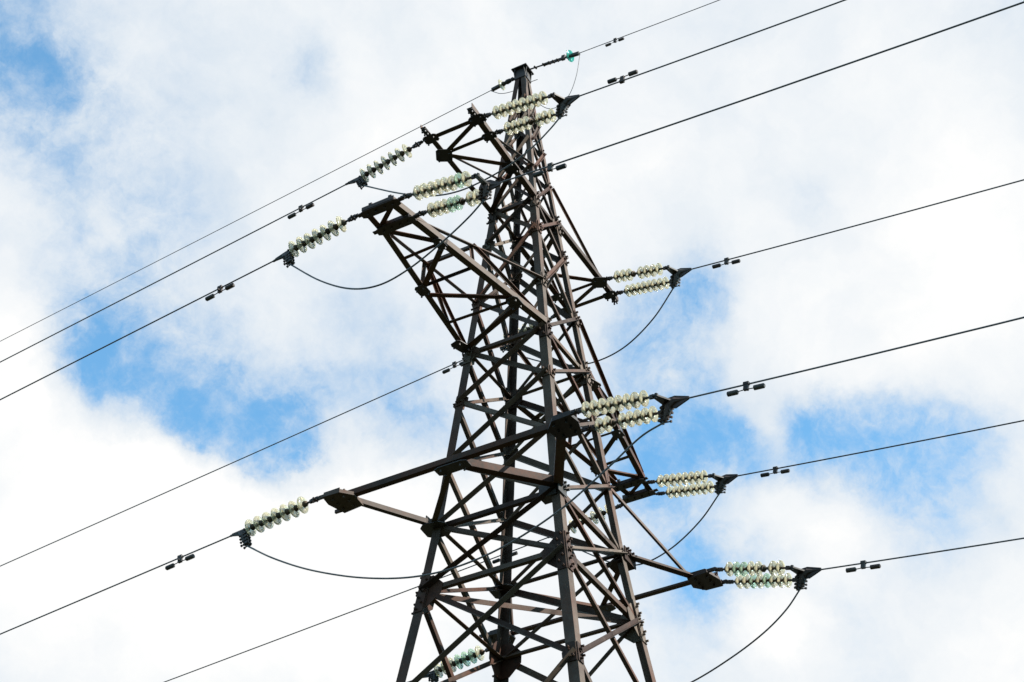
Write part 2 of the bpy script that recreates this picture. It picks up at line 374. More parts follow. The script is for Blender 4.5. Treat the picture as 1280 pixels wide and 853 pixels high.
# peak
mb = MB()
for (n, kl, kr) in FACES:
    a0, b0 = corner(kl, 9.56), corner(kr, 9.56); a1, b1 = corner(kl, 9.80), corner(kr, 9.80)
    m = face_normal(n, kl, kr, 9.56, 9.75)
    e = (b0 - a0).normalized()
    pts = [a0 - e * .004, b0 + e * .004, b1 + e * .06, a1 - e * .06]
    mb.add([p + m * .006 for p in pts] + [p + m * .016 for p in pts], [[0, 1, 2, 3], [7, 6, 5, 4], [0, 4, 5, 1], [1, 5, 6, 2], [2, 6, 7, 3], [3, 7, 4, 0]])
mb.box(P(0, 0, 9.815), X, Y, Z, .30, .30, .02)
mb.obj('peak_cap', STEEL_DARK, tower)
for k, (sx, sy) in SG.items():
    c = corner(k, -15.05); mb = MB()
    mb.plate(c + V(0, 0, .02), X, Y, Z, [(-.45, -.45), (.45, -.45), (.45, .45), (-.45, .45)], .5)
    mb.plate(c + V(0, 0, .28), X, Y, Z, [(-.22, -.22), (.22, -.22), (.22, .22), (-.22, .22)], .03)
    mb.obj('footing', CONC, tower)

# ---------------------------------------------------------------- crossarms
def rot(v, s): return v if s > 0 else V(-v.x, -v.y, v.z)
def octo(a, b, c=.3):
    return [(-a, -b * (1 - c)), (-a * (1 - c), -b), (a * (1 - c), -b), (a, -b * (1 - c)), (a, b * (1 - c)), (a * (1 - c), b), (-a * (1 - c), b), (-a, b * (1 - c))]

class Arm:
    """one crossarm: chords are its own mesh, braces, plates and ties its children. s = +1 nearer side, -1 the turned copy"""
    def __init__(a, s): a.s = s; a.ch = MB(); a.kids = []
    def p(a, x, y, z): return rot(P(x, y, z), a.s)
    def n(a, v): return rot(v, a.s)
    def chord(a, p, q, n, size, sn=-1, sw=1): angle(a.ch, p, q, n, size, .010, sn, sw)
    def brace(a, p, q, n=Z, size=.065, sn=1, sw=None, name='arm_brace'):
        if sw is None:      # standing flange set on the edge away from camera, so the bar shows its shaded underside
            w = n.cross((q - p).normalized()); sw = 1 if w.x * .88 + w.y * .47 > 0 else -1
        m = MB(); angle(m, p, q, n, size, .008, sn, sw); a.kids.append((name, m, STEEL_ARM))
    def node(a, c, w, h, ang=0, mat=None, t=.012, bolts=True, name='node_plate'):
        m = MB(); e1 = rot(V(math.cos(ang), math.sin(ang), 0), a.s); e2 = rot(V(-math.sin(ang), math.cos(ang), 0), a.s)
        m.plate(c, e1, e2, Z, octo(w / 2, h / 2), t)
        if bolts:
            for x in (-.3, .3):
                for y in (-.3, .3): m.bolt(c + e1 * w * x + e2 * h * y - Z * .03, -Z, .015, .03)
                m.bolt(c + e1 * w * x * .6 + Z * .01, Z, .015, .035)
        a.kids.append((name, m, mat or STEEL_DARK))
    def done(a, label=None):
        o = a.ch.obj('crossarm', STEEL_ARM, tower)
        for nm, m, mt in a.kids: m.obj(nm, mt, o)
        return o

W3, W2, W1 = hw(6.25), hw(3.22), 1.0
for s in (1, -1):
    # upper arm: two parallel chords closed by two short beams
    A = Arm(s); z = 6.23
    cl, cr = A.p(W3, -W3 + .02, z), A.p(W3, W3 - .02, z)
    A.chord(cl, A.p(2.62, -.37, z), Z, .085, 1, 1); A.chord(cr, A.p(2.62, .47, z), Z, .095, 1, -1)
    il, ol, ir, orr = A.p(1.97, -.37, z), A.p(2.37, -.37, z), A.p(1.97, .45, z), A.p(2.37, .47, z)
    dz = V(0, 0, -.014)
    A.brace(ol + dz, orr + dz, size=.075); A.brace(il + dz, ir + dz, size=.062)
    A.brace(il + dz * 2, orr + dz * 2, size=.075); A.brace(il + dz * 2, A.p(1.25, .42, z) + dz * 2, size=.08)
    A.brace(A.p(1.15, .41, z) + dz, A.p(W3 + .04, -W3 + .03, z) + dz, size=.085)
    A.brace(il + V(0, 0, .03), corner('left' if s > 0 else 'right', 7.05), Y, .045, name='tie_rod')
    A.brace(ir + V(0, 0, .03), corner('near' if s > 0 else 'back', 7.05), Y, .045, name='tie_rod')
    A.node(ol + dz * 2, .17, .24); A.node(orr + dz * 2, .19, .26); A.node(il + dz * 3, .27, .26, .5); A.node(ir + dz * 2, .16, .22)
    A.node(A.p(1.2, .40, z) + dz * 2, .28, .22); A.node(A.p(2.55, -.37, z) + dz, .12, .085); A.node(A.p(2.55, .47, z) + dz, .12, .095)
    A.done()

    # long tapering arm
    B = Arm(s); z = 3.22; dz = V(0, 0, -.014)
    L0, N0 = B.p(W2, -W2 + .02, z), B.p(W2, W2 - .02, z)
    if s > 0: yl, yr, yo = -.30, .10, -.07
    else: yl, yr, yo = -.14, .26, .10
    Lt, Nt = B.p(4.08, yl + .04, z), B.p(4.12, yr - .03, z)
    def onl(x): return L0.lerp(Lt, (x - W2) / (4.08 - W2))
    def onr(x): return N0.lerp(Nt, (x - W2) / (4.12 - W2))
    B.chord(L0, onl(3.74), Z, .088, 1, 1); B.chord(N0, onr(4.05), Z, .10, 1, -1)
    B.brace(onl(3.66) + dz, onr(3.05) + dz, size=.085); B.brace(onl(3.0) + dz, onr(3.02) + dz, size=.055)
    B.brace(onr(2.98) + dz * 2, onl(2.30) + dz * 2, size=.085); B.brace(onl(2.15) + dz, onr(1.5) + dz, size=.08)
    B.brace(onl(1.45) + dz, onr(1.42) + dz, size=.055); B.brace(onl(.78) + dz * 2, onr(1.3) + dz * 2, size=.09)
    B.brace(onl(3.72) + dz, onr(4.02) + dz, size=.07); B.brace(onl(3.7) + dz * 2, B.p(4.08, yl, z) + dz * 2, size=.09)
    ul, ur = corner('left' if s > 0 else 'right', 4.25), corner('near' if s > 0 else 'back', 4.25)
    tl, tr = onl(3.6) + V(0, 0, .04), onr(3.6) + V(0, 0, .04)
    B.brace(tl, ul, Y, .058, name='tie_rod'); B.brace(tr, ur, Y, .058, name='tie_rod')
    ml, mr = tl.lerp(ul, .43), tr.lerp(ur, .43)
    B.brace(ml, mr, X, .05, -1, 1); bl, brr = onl(2.30), onr(2.30)
    B.brace(ml, bl, X, .045); B.brace(mr, brr, X, .045); B.brace(bl + V(0, 0, .02), brr + V(0, 0, .02), X, .038)
    B.brace(mr, N0 + V(0, 0, .03), Y, .05); B.brace(ml, onl(1.45) + V(0, 0, .02), Y, .045)
    B.brace(ml, L0 + V(0, 0, .03), Y, .045)
    for xx, off in ((4.08, 0), (3.68, 0)):
        m = MB(); c = B.p(xx, yo, z); ln = .62
        e = rot(V(0, 1, 0), s)
        m.plate(c + V(0, 0, -.055), Y, X, Z, [(-ln / 2, -.05), (-ln / 2 + .06, -.075), (ln / 2 - .06, -.075), (ln / 2, -.05), (ln / 2, .05), (ln / 2 - .06, .075), (-ln / 2 + .06, .075), (-ln / 2, .05)], .012)
        for sd in (-1, 1): m.box(c + V(sd * .075, 0, -.015), Y, Z, X, ln - .10, .06, .012)
        m.plate(c + V(0, 0, -.03), Y, X, Z, [(-ln / 2 - .06, -.03), (ln / 2 + .06, -.03), (ln / 2 + .06, .03), (-ln / 2 - .06, .03)], .014)
        for yy in (-.2, -.07, .07, .2): m.bolt(c + V(0, yy, -.062), -Z, .016, .03)
        for yy in (-.15, .17): m.box(c + V(.02, yy, .055), X, Y, Z, .05, .05, .07)
        B.kids.append(('end_plate', m, STEEL_DARK))
    B.node(onl(2.3) + dz * 3, .22, .18); B.node(onr(1.4) + dz * 3, .26, .2); B.node(onr(3.04) + dz * 3, .24, .14); B.node(onl(.9) + dz * 3, .3, .2, -.3)
    B.done()

    # lowest arm: outer beam twice as long as the tower is wide
    E = Arm(s); z = 0.0; xb = 2.2; dz = V(0, 0, -.016)
    TL, TR, MM = E.p(xb, -1.92, z), E.p(xb, 1.92, z), E.p(xb, 0, z)
    L0, N0 = E.p(W1 + .03, -W1, z), E.p(W1 + .03, W1, z)
    E.chord(TL, TR, Z, .088, 1, 1)
    E.brace(L0 + dz, E.p(xb - .06, -1.66, z) + dz, size=.075 if s > 0 else .11, sn=1, sw=-1)
    E.brace(N0 + dz, E.p(xb - .1, 1.62, z) + dz, size=.13, sn=1, sw=1)
    E.brace(MM + dz, N0 + dz, size=.115, sn=1, sw=1); E.brace(MM + dz * 2, L0 + dz * 2, size=.08)
    E.brace(E.p(xb, -1.55, z) + V(0, 0, .03), corner('left' if s > 0 else 'right', 1.12), Y, .058, -1, 1, name='tie_rod')
    E.brace(E.p(xb, 1.5, z) + V(0, 0, .03), corner('near' if s > 0 else 'back', 1.12), Y, .058, -1, 1, name='tie_rod')
    for sy in (-1, 1):
        m = MB(); c = E.p(xb, sy * 1.72, z - .04)
        wide = .23 if sy < 0 else .22
        poly = [(-wide * .9, -.19), (wide * .3, -.22), (wide, -.08), (wide * 1.05, .19), (wide * .2, .22), (-wide * 1.05, .14)]
        m.plate(c, rot(X, s), rot(Y * sy, s), Z, poly, .016)
        m.plate(c + V(0, 0, .03), rot(X, s), rot(Y * sy, s), Z, [(x * .95, y * .94) for x, y in poly], .05)
        m.box(c + rot(V(wide * .9, sy * .06, .05), s), Y, Z, X, .26, .07, .012)
        m.box(c + rot(V(-wide * .85, sy * -.02, .05), s), Y, Z, X, .24, .07, .012)
        for fx in (-.13, .0, .13):
            for fy in (-.09, .09): m.bolt(c + V(fx, fy, -.008), -Z, .018, .035); m.bolt(c + V(fx, fy, .055), Z, .018, .04)
        for fx in (-.2, .2): m.box(c + rot(V(fx, sy * .19, .03), s), X, Y, Z, .035, .16, .05)
        E.kids.append(('end_plate', m, STEEL_ARM if sy < 0 and s > 0 else STEEL_DARK))
    E.node(MM + dz * 3 + rot(V(-.04, 0, 0), s), .2, .5)
    E.done()

# ------------------------------------------------------------------ insulators
def glass_mesh(mat):
    m = MB()
    m.lathe([(.044, .050), (.070, .053), (.098, .058), (.119, .066), (.1275, .077), (.127, .083), (.120, .083), (.115, .075),
             (.108, .073), (.104, .086), (.098, .086), (.094, .071), (.085, .069), (.081, .083), (.075, .083), (.071, .067), (.060, .066), (.056, .080), (.049, .080), (.045, .066), (.032, .066)], 32)
    me = m.obj('tmp_glass', mat).data; return me
def cap_mesh():
    m = MB()
    m.lathe([(.0, -.004), (.026, -.003), (.038, .004), (.046, .018), (.050, .036), (.053, .055), (.050, .060), (.0, .060)], 18)
    m.lathe([(.0, .060), (.036, .062), (.032, .084), (.020, .100), (.018, .130), (.022, .136), (.022, .142), (.0, .146)], 12)
    return m.obj('tmp_cap', CAP).data
GL = {'c': glass_mesh(GLASS), 'g': glass_mesh(GLASS_GREEN), 't': glass_mesh(GLASS_TEAL)}
CAPM = cap_mesh()
for o in [o for o in COL.objects if o.name.startswith('tmp_')]: bpy.data.objects.remove(o)

def frame_along(p, q):
    """matrix at p whose X axis runs to q and whose Z leans up"""
    d = (Vector(q) - Vector(p)).normalized(); y = Z.cross(d).normalized(); z = d.cross(y)
    M = Matrix((d, y, z)).transposed().to_4x4(); M.translation = Vector(p); return M

def child(name, data, parent, x):
    o = bpy.data.objects.new(name, data); COL.objects.link(o); o.parent = parent; o.location = (x, 0, 0); return o

def link_mesh(L0, front, end, which):
    m = MB()
    if which: return line_link(m, L0, end)
    # ball eye, shackle and socket at the arm side
    m.tube([(-.02, 0, 0), (front * .35, 0, 0)], .014, 8); m.box(V(front * .2, 0, 0), X, Y, Z, .045, .05, .022)
    for sd in (-1, 1): m.box(V(front * .5, sd * .022, 0), X, Z, Y, front * .42, .04, .012)
    m.tube([(front * .5, -.05, 0), (front * .5, .05, 0)], .016, 8); m.tube([(front * .66, 0, 0), (front + .012, 0, 0)], .016, 8)
    m.box(V(front * .74, 0, 0), X, Y, Z, .05, .035, .05)
    return m
def line_link(m, L0, end):
    # socket eye on the line side
    m.tube([(end - .005, 0, 0), (L0 + .015, 0, 0)], .016, 8); m.box(V((end + L0) / 2, 0, 0), X, Y, Z, .06, .03, .055)
    m.tube([(L0 - .03, -.04, 0), (L0 - .03, .04, 0)], .015, 8)
    return m

def string(p, q, kinds, label, f0=.19, f1=.90, size=.84, capr=1.18, group='glass insulator strings hung from the crossarms'):
    p, q = Vector(p), Vector(q); Lg = (q - p).length
    r = empty('insulator_string', label, 'insulator string', group=group, M=frame_along(p, q))
    x0, x1 = Lg * f0, Lg * f1; n = len(kinds); pitch = (x1 - x0) / n
    for i, k in enumerate(kinds):
        if k == 'x':
            c = child('metal_cap', CAPM, r, x0 + i * pitch); c.scale = (pitch / .146, 1.05, 1.05); continue
        g = child('glass_disc', GL[k], r, x0 + i * pitch)
        g.scale = (1, size, size)
        g.rotation_euler = (random.uniform(0, 6.28), random.uniform(-.05, .05), random.uniform(-.05, .05))
        c = child('metal_cap', CAPM, g, 0); c.scale = (pitch / .146, capr, capr)
    for wh in (0, 1): link_mesh(Lg, x0, x1, wh).obj('link_fitting', STEEL_DARK, r)
    return r

ARMS = {'A': 'upper left crossarm', 'B': 'long tapering left crossarm', 'E': 'lowest left crossarm', 'C': 'upper right crossarm', 'D': 'middle right crossarm', 'F': 'lowest right crossarm'}
KINDS = {'RA': ('cccccccc', 'ccccxccc'), 'RB': ('ccccccgc', 'cccggxcc'), 'RC': ('cccxcccc', 'cccccccc'), 'RE': ('cccccccc', 'ccxccccc'),
         'RD': ('cccccccc', 'cccccccc'), 'RF': ('cggccxcc', 'ccgcgccc'),
         'LA': ('ccccccc',), 'LB': ('ccccccc',), 'LC': ('ccccccc',), 'LD': ('ccccccc',), 'LE': ('ccccccc',), 'LF': ('cgggccc',)}
STRLAB = {
 'RA': ('upper of two cream glass strings crossing the pylon peak', 'lower string at the pylon peak with one disc missing mid-way'),
 'RB': ('upper unbroken string reaching right from the long tapering left crossarm', 'gapped string with two green discs below the unbroken one, long left crossarm'),
 'RC': ('upper string with a gap after three discs on the upper right crossarm', 'lower unbroken string of eight discs on the upper right crossarm'),
 'RE': ('large unbroken string in front of the lattice, right end of the lowest left crossarm', 'large string with a gap after two discs in front of the lattice mid tower'),
 'RD': ('upper of two unbroken strings at the middle right crossarm tip', 'lower of two unbroken strings at the middle right crossarm tip'),
 'RF': ('upper string with a gap near its line end on the lowest right crossarm', 'lower unbroken string with greenish discs on the lowest right crossarm'),
 'LA': ('single slanting string left of the upper left crossarm, topmost on the left',), 'LB': ('single slanting string left of the long tapering left crossarm tip',),
 'LC': ('single string seen through the lattice behind the upper right crossarm',), 'LD': ('single string partly hidden behind the right leg, below the middle right crossarm',),
 'LE': ('single string at the left tip of the lowest left crossarm against white cloud',), 'LF': ('string with green discs behind the lattice at the bottom edge',)}

def clamp_mesh(tip, mid, ex, big=True):
    """bolted tension clamp: wedge along the conductor, curved keeper turning down to the jumper, U bolts"""
    m = MB(); tip, mid, ex = Vector(tip), Vector(mid), Vector(ex)
    d = (tip - mid).normalized(); side = d.cross(Z).normalized(); upv = side.cross(d).normalized()
    k = 1.0 if big else .8
    pts = [tip + d * .05, tip - d * .06, mid.lerp(tip, .42), mid.lerp(ex, .25) + d * .03, mid.lerp(ex, .62) + d * .02, ex]
    m.tube(pts, [.016, .026 * k, .055 * k, .062 * k, .048 * k, .026 * k] if big else [.016, .022, .030, .040, .038, .022], 8, True, False)
    if big: m.plate(mid.lerp(tip, .45), d, upv, side, [(-.17, -.06), (.02, -.11), (.2, -.012), (.2, .025), (-.02, .075), (-.17, .05)], .022)
    else: m.plate(mid.lerp(tip, .45), d, upv, side, [(-.12, -.03), (.0, -.045), (.12, -.012), (.12, .02), (-.12, .03)], .03)
    dn = (ex - mid).normalized(); fr = dn.cross(side).normalized()
    for i in range(4):
        c = mid.lerp(ex, .30 + .22 * i)
        for sd in (-1, 1):
            m.tube([c + side * .032 * sd - fr * .075 * k, c + side * .032 * sd + fr * .075 * k], .009, 6)
            m.bolt(c + side * .032 * sd + fr * .06 * k, fr, .018, .02); m.bolt(c + side * .032 * sd - fr * .06 * k, -fr, .018, .02)
        m.box(c + fr * .05 * k, side, dn, fr, .10, .035, .03)
    return m

def wire_points(t, az, slope, reach, length, c):
    """hanging span: passes through the clamp tip with the chord slope measured over 'reach'"""
    t = Vector(t); d = V(math.cos(R(az)), math.sin(R(az)), 0); m0 = slope - c * reach
    ss = [0, .3, .8, 1.5, 2.5, 4, 6, 8, 10, 13, 17, 22, 28, 36, 46, 58, 72, 90, 110]
    return [t + d * s + Z * (m0 * s + c * s * s) for s in ss if s <= length]

def smooth_path(pts, n=8):
    """Catmull-Rom through measured points, after two smoothing passes"""
    p = [Vector(q) for q in pts]
    for _ in range(1):
        p = [p[0]] + [(p[i - 1] + p[i] * 2 + p[i + 1]) / 4 for i in range(1, len(p) - 1)] + [p[-1]] if len(p) > 4 else p
    q = [p[0] * 2 - p[1]] + p + [p[-1] * 2 - p[-2]]; out = []
    for i in range(1, len(q) - 2):
        for k in range(n):
            t = k / n; a, b, c, d = q[i - 1], q[i], q[i + 1], q[i + 2]
            out.append(.5 * ((2 * b) + (c - a) * t + (2 * a - 5 * b + 4 * c - d) * t * t + (3 * b - a - 3 * c + d) * t ** 3))
    return out + [p[-1]]

DAMPER = None
def damper(t, d, label, above=False, scale=1.0):
    """Stockbridge damper: clamp on the wire, messenger cable, two dumb-bell weights"""
    global DAMPER
    if DAMPER is None:
        a = MB(); a.box(V(0, 0, -.028), X, Y, Z, .062, .04, .105); a.bolt(V(0, .02, -.05), Y, .016, .03); a.box(V(0, 0, .012), X, Y, Z, .075, .05, .035)
        w = MB(); w.tube([(-.075, 0, 0), (-.068, 0, 0), (.062, 0, 0), (.075, 0, 0)], [.020, .033, .033, .022], 12, True, False)
        s = MB(); s.tube([(-.15, 0, -.078), (0, 0, -.070), (.15, 0, -.078)], .007, 6)
        DAMPER = []
        for n, m in (('clamp', a), ('weight', w), ('messenger_cable', s)):
            o = m.obj('tmp', STEEL_DARK); DAMPER.append((n, o.data)); bpy.data.objects.remove(o)
    M = frame_along(t, Vector(t) + d)
    r = empty('vibration_damper', label, 'damper', group='vibration dampers clamped to the wires', M=M)
    r.scale = (scale, scale, -scale if above else scale)
    tilt = random.uniform(-.06, .06)
    for n, src in DAMPER:
        for x in ((-.185, .185) if n == 'weight' else (0,)):
            o = bpy.data.objects.new(n, src); COL.objects.link(o); o.parent = r; o.location = (x, 0, -.078 + x * tilt if n == 'weight' else 0)
    return r

SPANLAB = {'RA': 'upper right wire leaving the yoke beside the pylon peak', 'RB': 'right-hand wire passing behind the lattice top from the long left crossarm', 'RC': 'right-hand wire from the upper right crossarm',
 'RE': 'right-hand wire from the strings in front of the lattice', 'RD': 'right-hand wire from the middle right crossarm', 'RF': 'lowest right-hand wire, from the lowest right crossarm',
 'LA': 'left-hand wire from the upper left crossarm', 'LB': 'left-hand wire from the long tapering left crossarm', 'LC': 'left-hand wire emerging from the lattice middle',
 'LD': 'left-hand wire from the lattice crossing the bottom edge', 'LE': 'left-hand wire from the lowest left crossarm tip', 'LF': 'left-hand wire from the green discs at the bottom edge'}
JLAB = {'A': 'slack jumper looping behind the upper left strings below the upper left crossarm', 'B': 'slack black jumper hanging below the long tapering left crossarm', 'C': 'slack jumper curving down from the upper right crossarm yoke',
 'D': 'slack jumper curving down from the middle right crossarm yoke', 'E': 'long slack jumper crossing the lattice below the lowest left crossarm', 'F': 'slack jumper curving to the bottom edge from the lowest right crossarm yoke'}
CLAMPLAB = {k: 'black clamp ending the ' + SPANLAB['L' + k] for k in 'ABCDEF'}

for key, ph in PHASE.items():
    k = key[1]; right = key[0] == 'R'
    tip, ex = Vector(ph['tip']), Vector(ph['exit'])
    ends = [Vector(q) for _, q in ph['S']]
    for (p, q), kinds, lab in zip(ph['S'], KINDS[key], STRLAB[key]):
        string(p, q, kinds, lab, *((.13 if key == 'RE' else .19, .90) if right else (.20, .965, .98, .92)))
    d = V(math.cos(R(ph['az'])), math.sin(R(ph['az'])), 0)
    pts = wire_points(tip, ph['az'], ph['slope'], ph['reach'], 110, .0016 if right else .00012)
    wd = (pts[1] - pts[0]).normalized()
    mid = (ends[0] + ends[1]) / 2 if right else ends[0]
    if right:
        y = MB(); a, b = ends; ax = (tip - mid).normalized(); apex = mid.lerp(tip, .62); pn = (b - a).cross(apex - a).normalized()
        e1 = (b - a).normalized(); hl = (b - a).length / 2; e2 = pn.cross(e1).normalized()
        if e2.dot(apex - mid) < 0: e2 = -e2
        h = (apex - mid).dot(e2)
        y.plate(mid, e1, e2, pn, [(-hl - .035, -.035), (-hl + .01, -.055), (0, h * .12), (hl - .01, -.055), (hl + .035, -.035), (hl + .03, .02), (.05, h), (-.05, h), (-hl - .03, .02)], .022)
        for sd in (-1, 1): y.bolt(mid + e1 * hl * sd, pn, .025, .035); y.bolt(mid + e1 * hl * sd, -pn, .025, .035)
        yo = y.obj('yoke_plate', STEEL_DARK)
        yo['label'] = 'black triangular yoke joining the two strings of the ' + ARMS[k]; yo['category'] = 'yoke plate'; yo['group'] = 'yoke plates at the line ends of the paired strings'
        clamp_mesh(tip, mid.lerp(tip, .30), ex).obj('tension_clamp', STEEL_DARK, yo)
    else:
        co = clamp_mesh(tip, mid, ex, False).obj('tension_clamp', STEEL_DARK)
        co['label'] = CLAMPLAB[k]; co['category'] = 'clamp'; co['group'] = 'tension clamps on the left-hand wires'
    m = MB(); m.tube(pts, .0112 if right else .0105, 8)
    w = m.obj('power_line', CABLE); w['label'] = SPANLAB[key]; w['category'] = 'power line'; w['group'] = 'overhead conductors'
    # damper sits on the wire
    s = ph['damp']; c = .0016 if right else .00012; m0 = ph['slope'] - c * ph['reach']
    pos = tip + d * s + Z * (m0 * s + c * s * s)
    damper(pos, wd if right else wd, 'black damper on the ' + SPANLAB[key], above=(key == 'RA'))
    if right:
        J = [Vector(q) for q in ph['jump']]; J[0] = ex.copy(); e = Vector(PHASE['L' + k]['exit'])
        if (J[-1] - e).length > .5:                  # hidden behind the lattice: carry the slack on to the other clamp
            g = J[-1]
            if k == 'F': J += [V(-2.2, .6, 13.42), V(-2.27, -.4, 13.42), V(-2.34, -1.4, 13.75), V(-2.41, -2.3, 14.25)]
            elif k == 'C': J += [g.lerp(e, .33) + Z * -.12, g.lerp(e, .68) + Z * -.15]
            J.append(e)
        else: J[-1] = e
        m = MB(); m.tube(smooth_path(J), .0125, 8)
        w = m.obj('jumper_cable', CABLE); w['label'] = JLAB[k]; w['category'] = 'jumper cable'; w['group'] = 'slack jumper cables around the pylon'

# ------------------------------------------------------------------ shield wire at the peak
for side in 'RL':
    g = SHIELD[side]; pts = [Vector(q) for q in g['pts']]
    a = pts[0]; tip = pts[-1]; Lg = (tip - a).length
    r = empty('insulator_string', 'single teal disc on a long link right of the pylon peak' if side == 'R' else 'single pale disc on a short link left of the pylon peak', 'insulator string', M=frame_along(a, tip), group='shield wire fittings at the peak')
    m = MB(); xd = .74 * Lg if side == 'R' else .40 * Lg
    m.tube([(-.12, 0, 0), (xd * .5, 0, 0)], .014, 8)
    if side == 'R':
        for sd in (-1, 1): m.box(V(xd * .62, sd * .018, 0), X, Z, Y, xd * .6, .03, .010)
        for f in (.1, .34, .5, .62, .74): m.tube([(xd * f, -.035, 0), (xd * f, .035, 0)], .017, 8)
        m.box(V(xd * .90, 0, .015), X, Y, Z, .07, .05, .09); m.tube([(xd * .9, 0, 0), (xd + .01, 0, 0)], .016, 8)
    else:
        m.box(V(xd * .2, 0, 0), X, Y, Z, .05, .05, .05); m.tube([(xd * .3, 0, 0), (xd * .45, 0, 0), (xd * .8, 0, 0), (xd, 0, 0)], [.015, .04, .046, .03], 10)
    m.obj('link_fitting', STEEL_DARK, r)
    gd = child('glass_disc', GL['t' if side == 'R' else 'c'], r, xd); child('metal_cap', CAPM, gd, 0)
    gd.scale = (1, .85, .85)
    m = MB(); m.tube([(xd + .12, 0, 0), (xd + .2, 0, 0), (Lg - .12, 0, 0), (Lg, 0, 0)], [.014, .022, .026, .014], 10); m.box(V(Lg - .09, 0, 0), X, Y, Z, .17, .05, .055)
    m.obj('wire_clamp', STEEL_DARK, r)
    az = 83 if side == 'R' else -94; d = V(math.cos(R(az)), math.sin(R(az)), 0); c = .0016 if side == 'R' else .00012
    pl = wire_points(tip, az, g['slope'], g['reach'], 110, c)
    m = MB(); m.tube(pl, .0068, 6)
    w = m.obj('shield_wire', CABLE); w['label'] = 'thin topmost wire running %s from the pylon peak' % ('right' if side == 'R' else 'left'); w['category'] = 'wire'; w['group'] = 'thin shield wires'
    if side == 'R':
        s = g['damp']; m0 = g['slope'] - c * g['reach']
        damper(tip + d * s + Z * (m0 * s + c * s * s), (pl[1] - pl[0]).normalized(), 'small black damper on the thin topmost right-hand wire', scale=.72)
    jp = SHIELD[side + 'j']
    m = MB(); m.tube(smooth_path(jp), .006, 6)
    w = m.obj('bonding_wire', CABLE); w['label'] = 'thin slack wire hanging from the shield wire clamp %s of the peak' % ('right' if side == 'R' else 'left'); w['category'] = 'wire'; w['group'] = 'bonding wires at the peak'

# ------------------------------------------------------------------ ground
m = MB(); n = 40; S = 1500
vs = []; fs = []
for i in range(n + 1):
    for j in range(n + 1):
        x = (i / n * 2 - 1); y = (j / n * 2 - 1); x = math.copysign(abs(x) ** 2.2, x) * S; y = math.copysign(abs(y) ** 2.2, y) * S
        h = min(1, math.hypot(x, y) / 90); vs.append((x, y, .5 * h * (math.sin(x * .02 + 1) + math.cos(y * .023))))
fs = [[i * (n + 1) + j, (i + 1) * (n + 1) + j, (i + 1) * (n + 1) + j + 1, i * (n + 1) + j + 1] for i in range(n) for j in range(n)]
m.add(vs, fs, True)
gr = m.obj('ground', ground_mat()); gr['kind'] = 'structure'; gr['label'] = 'rough grass field under the pylon'

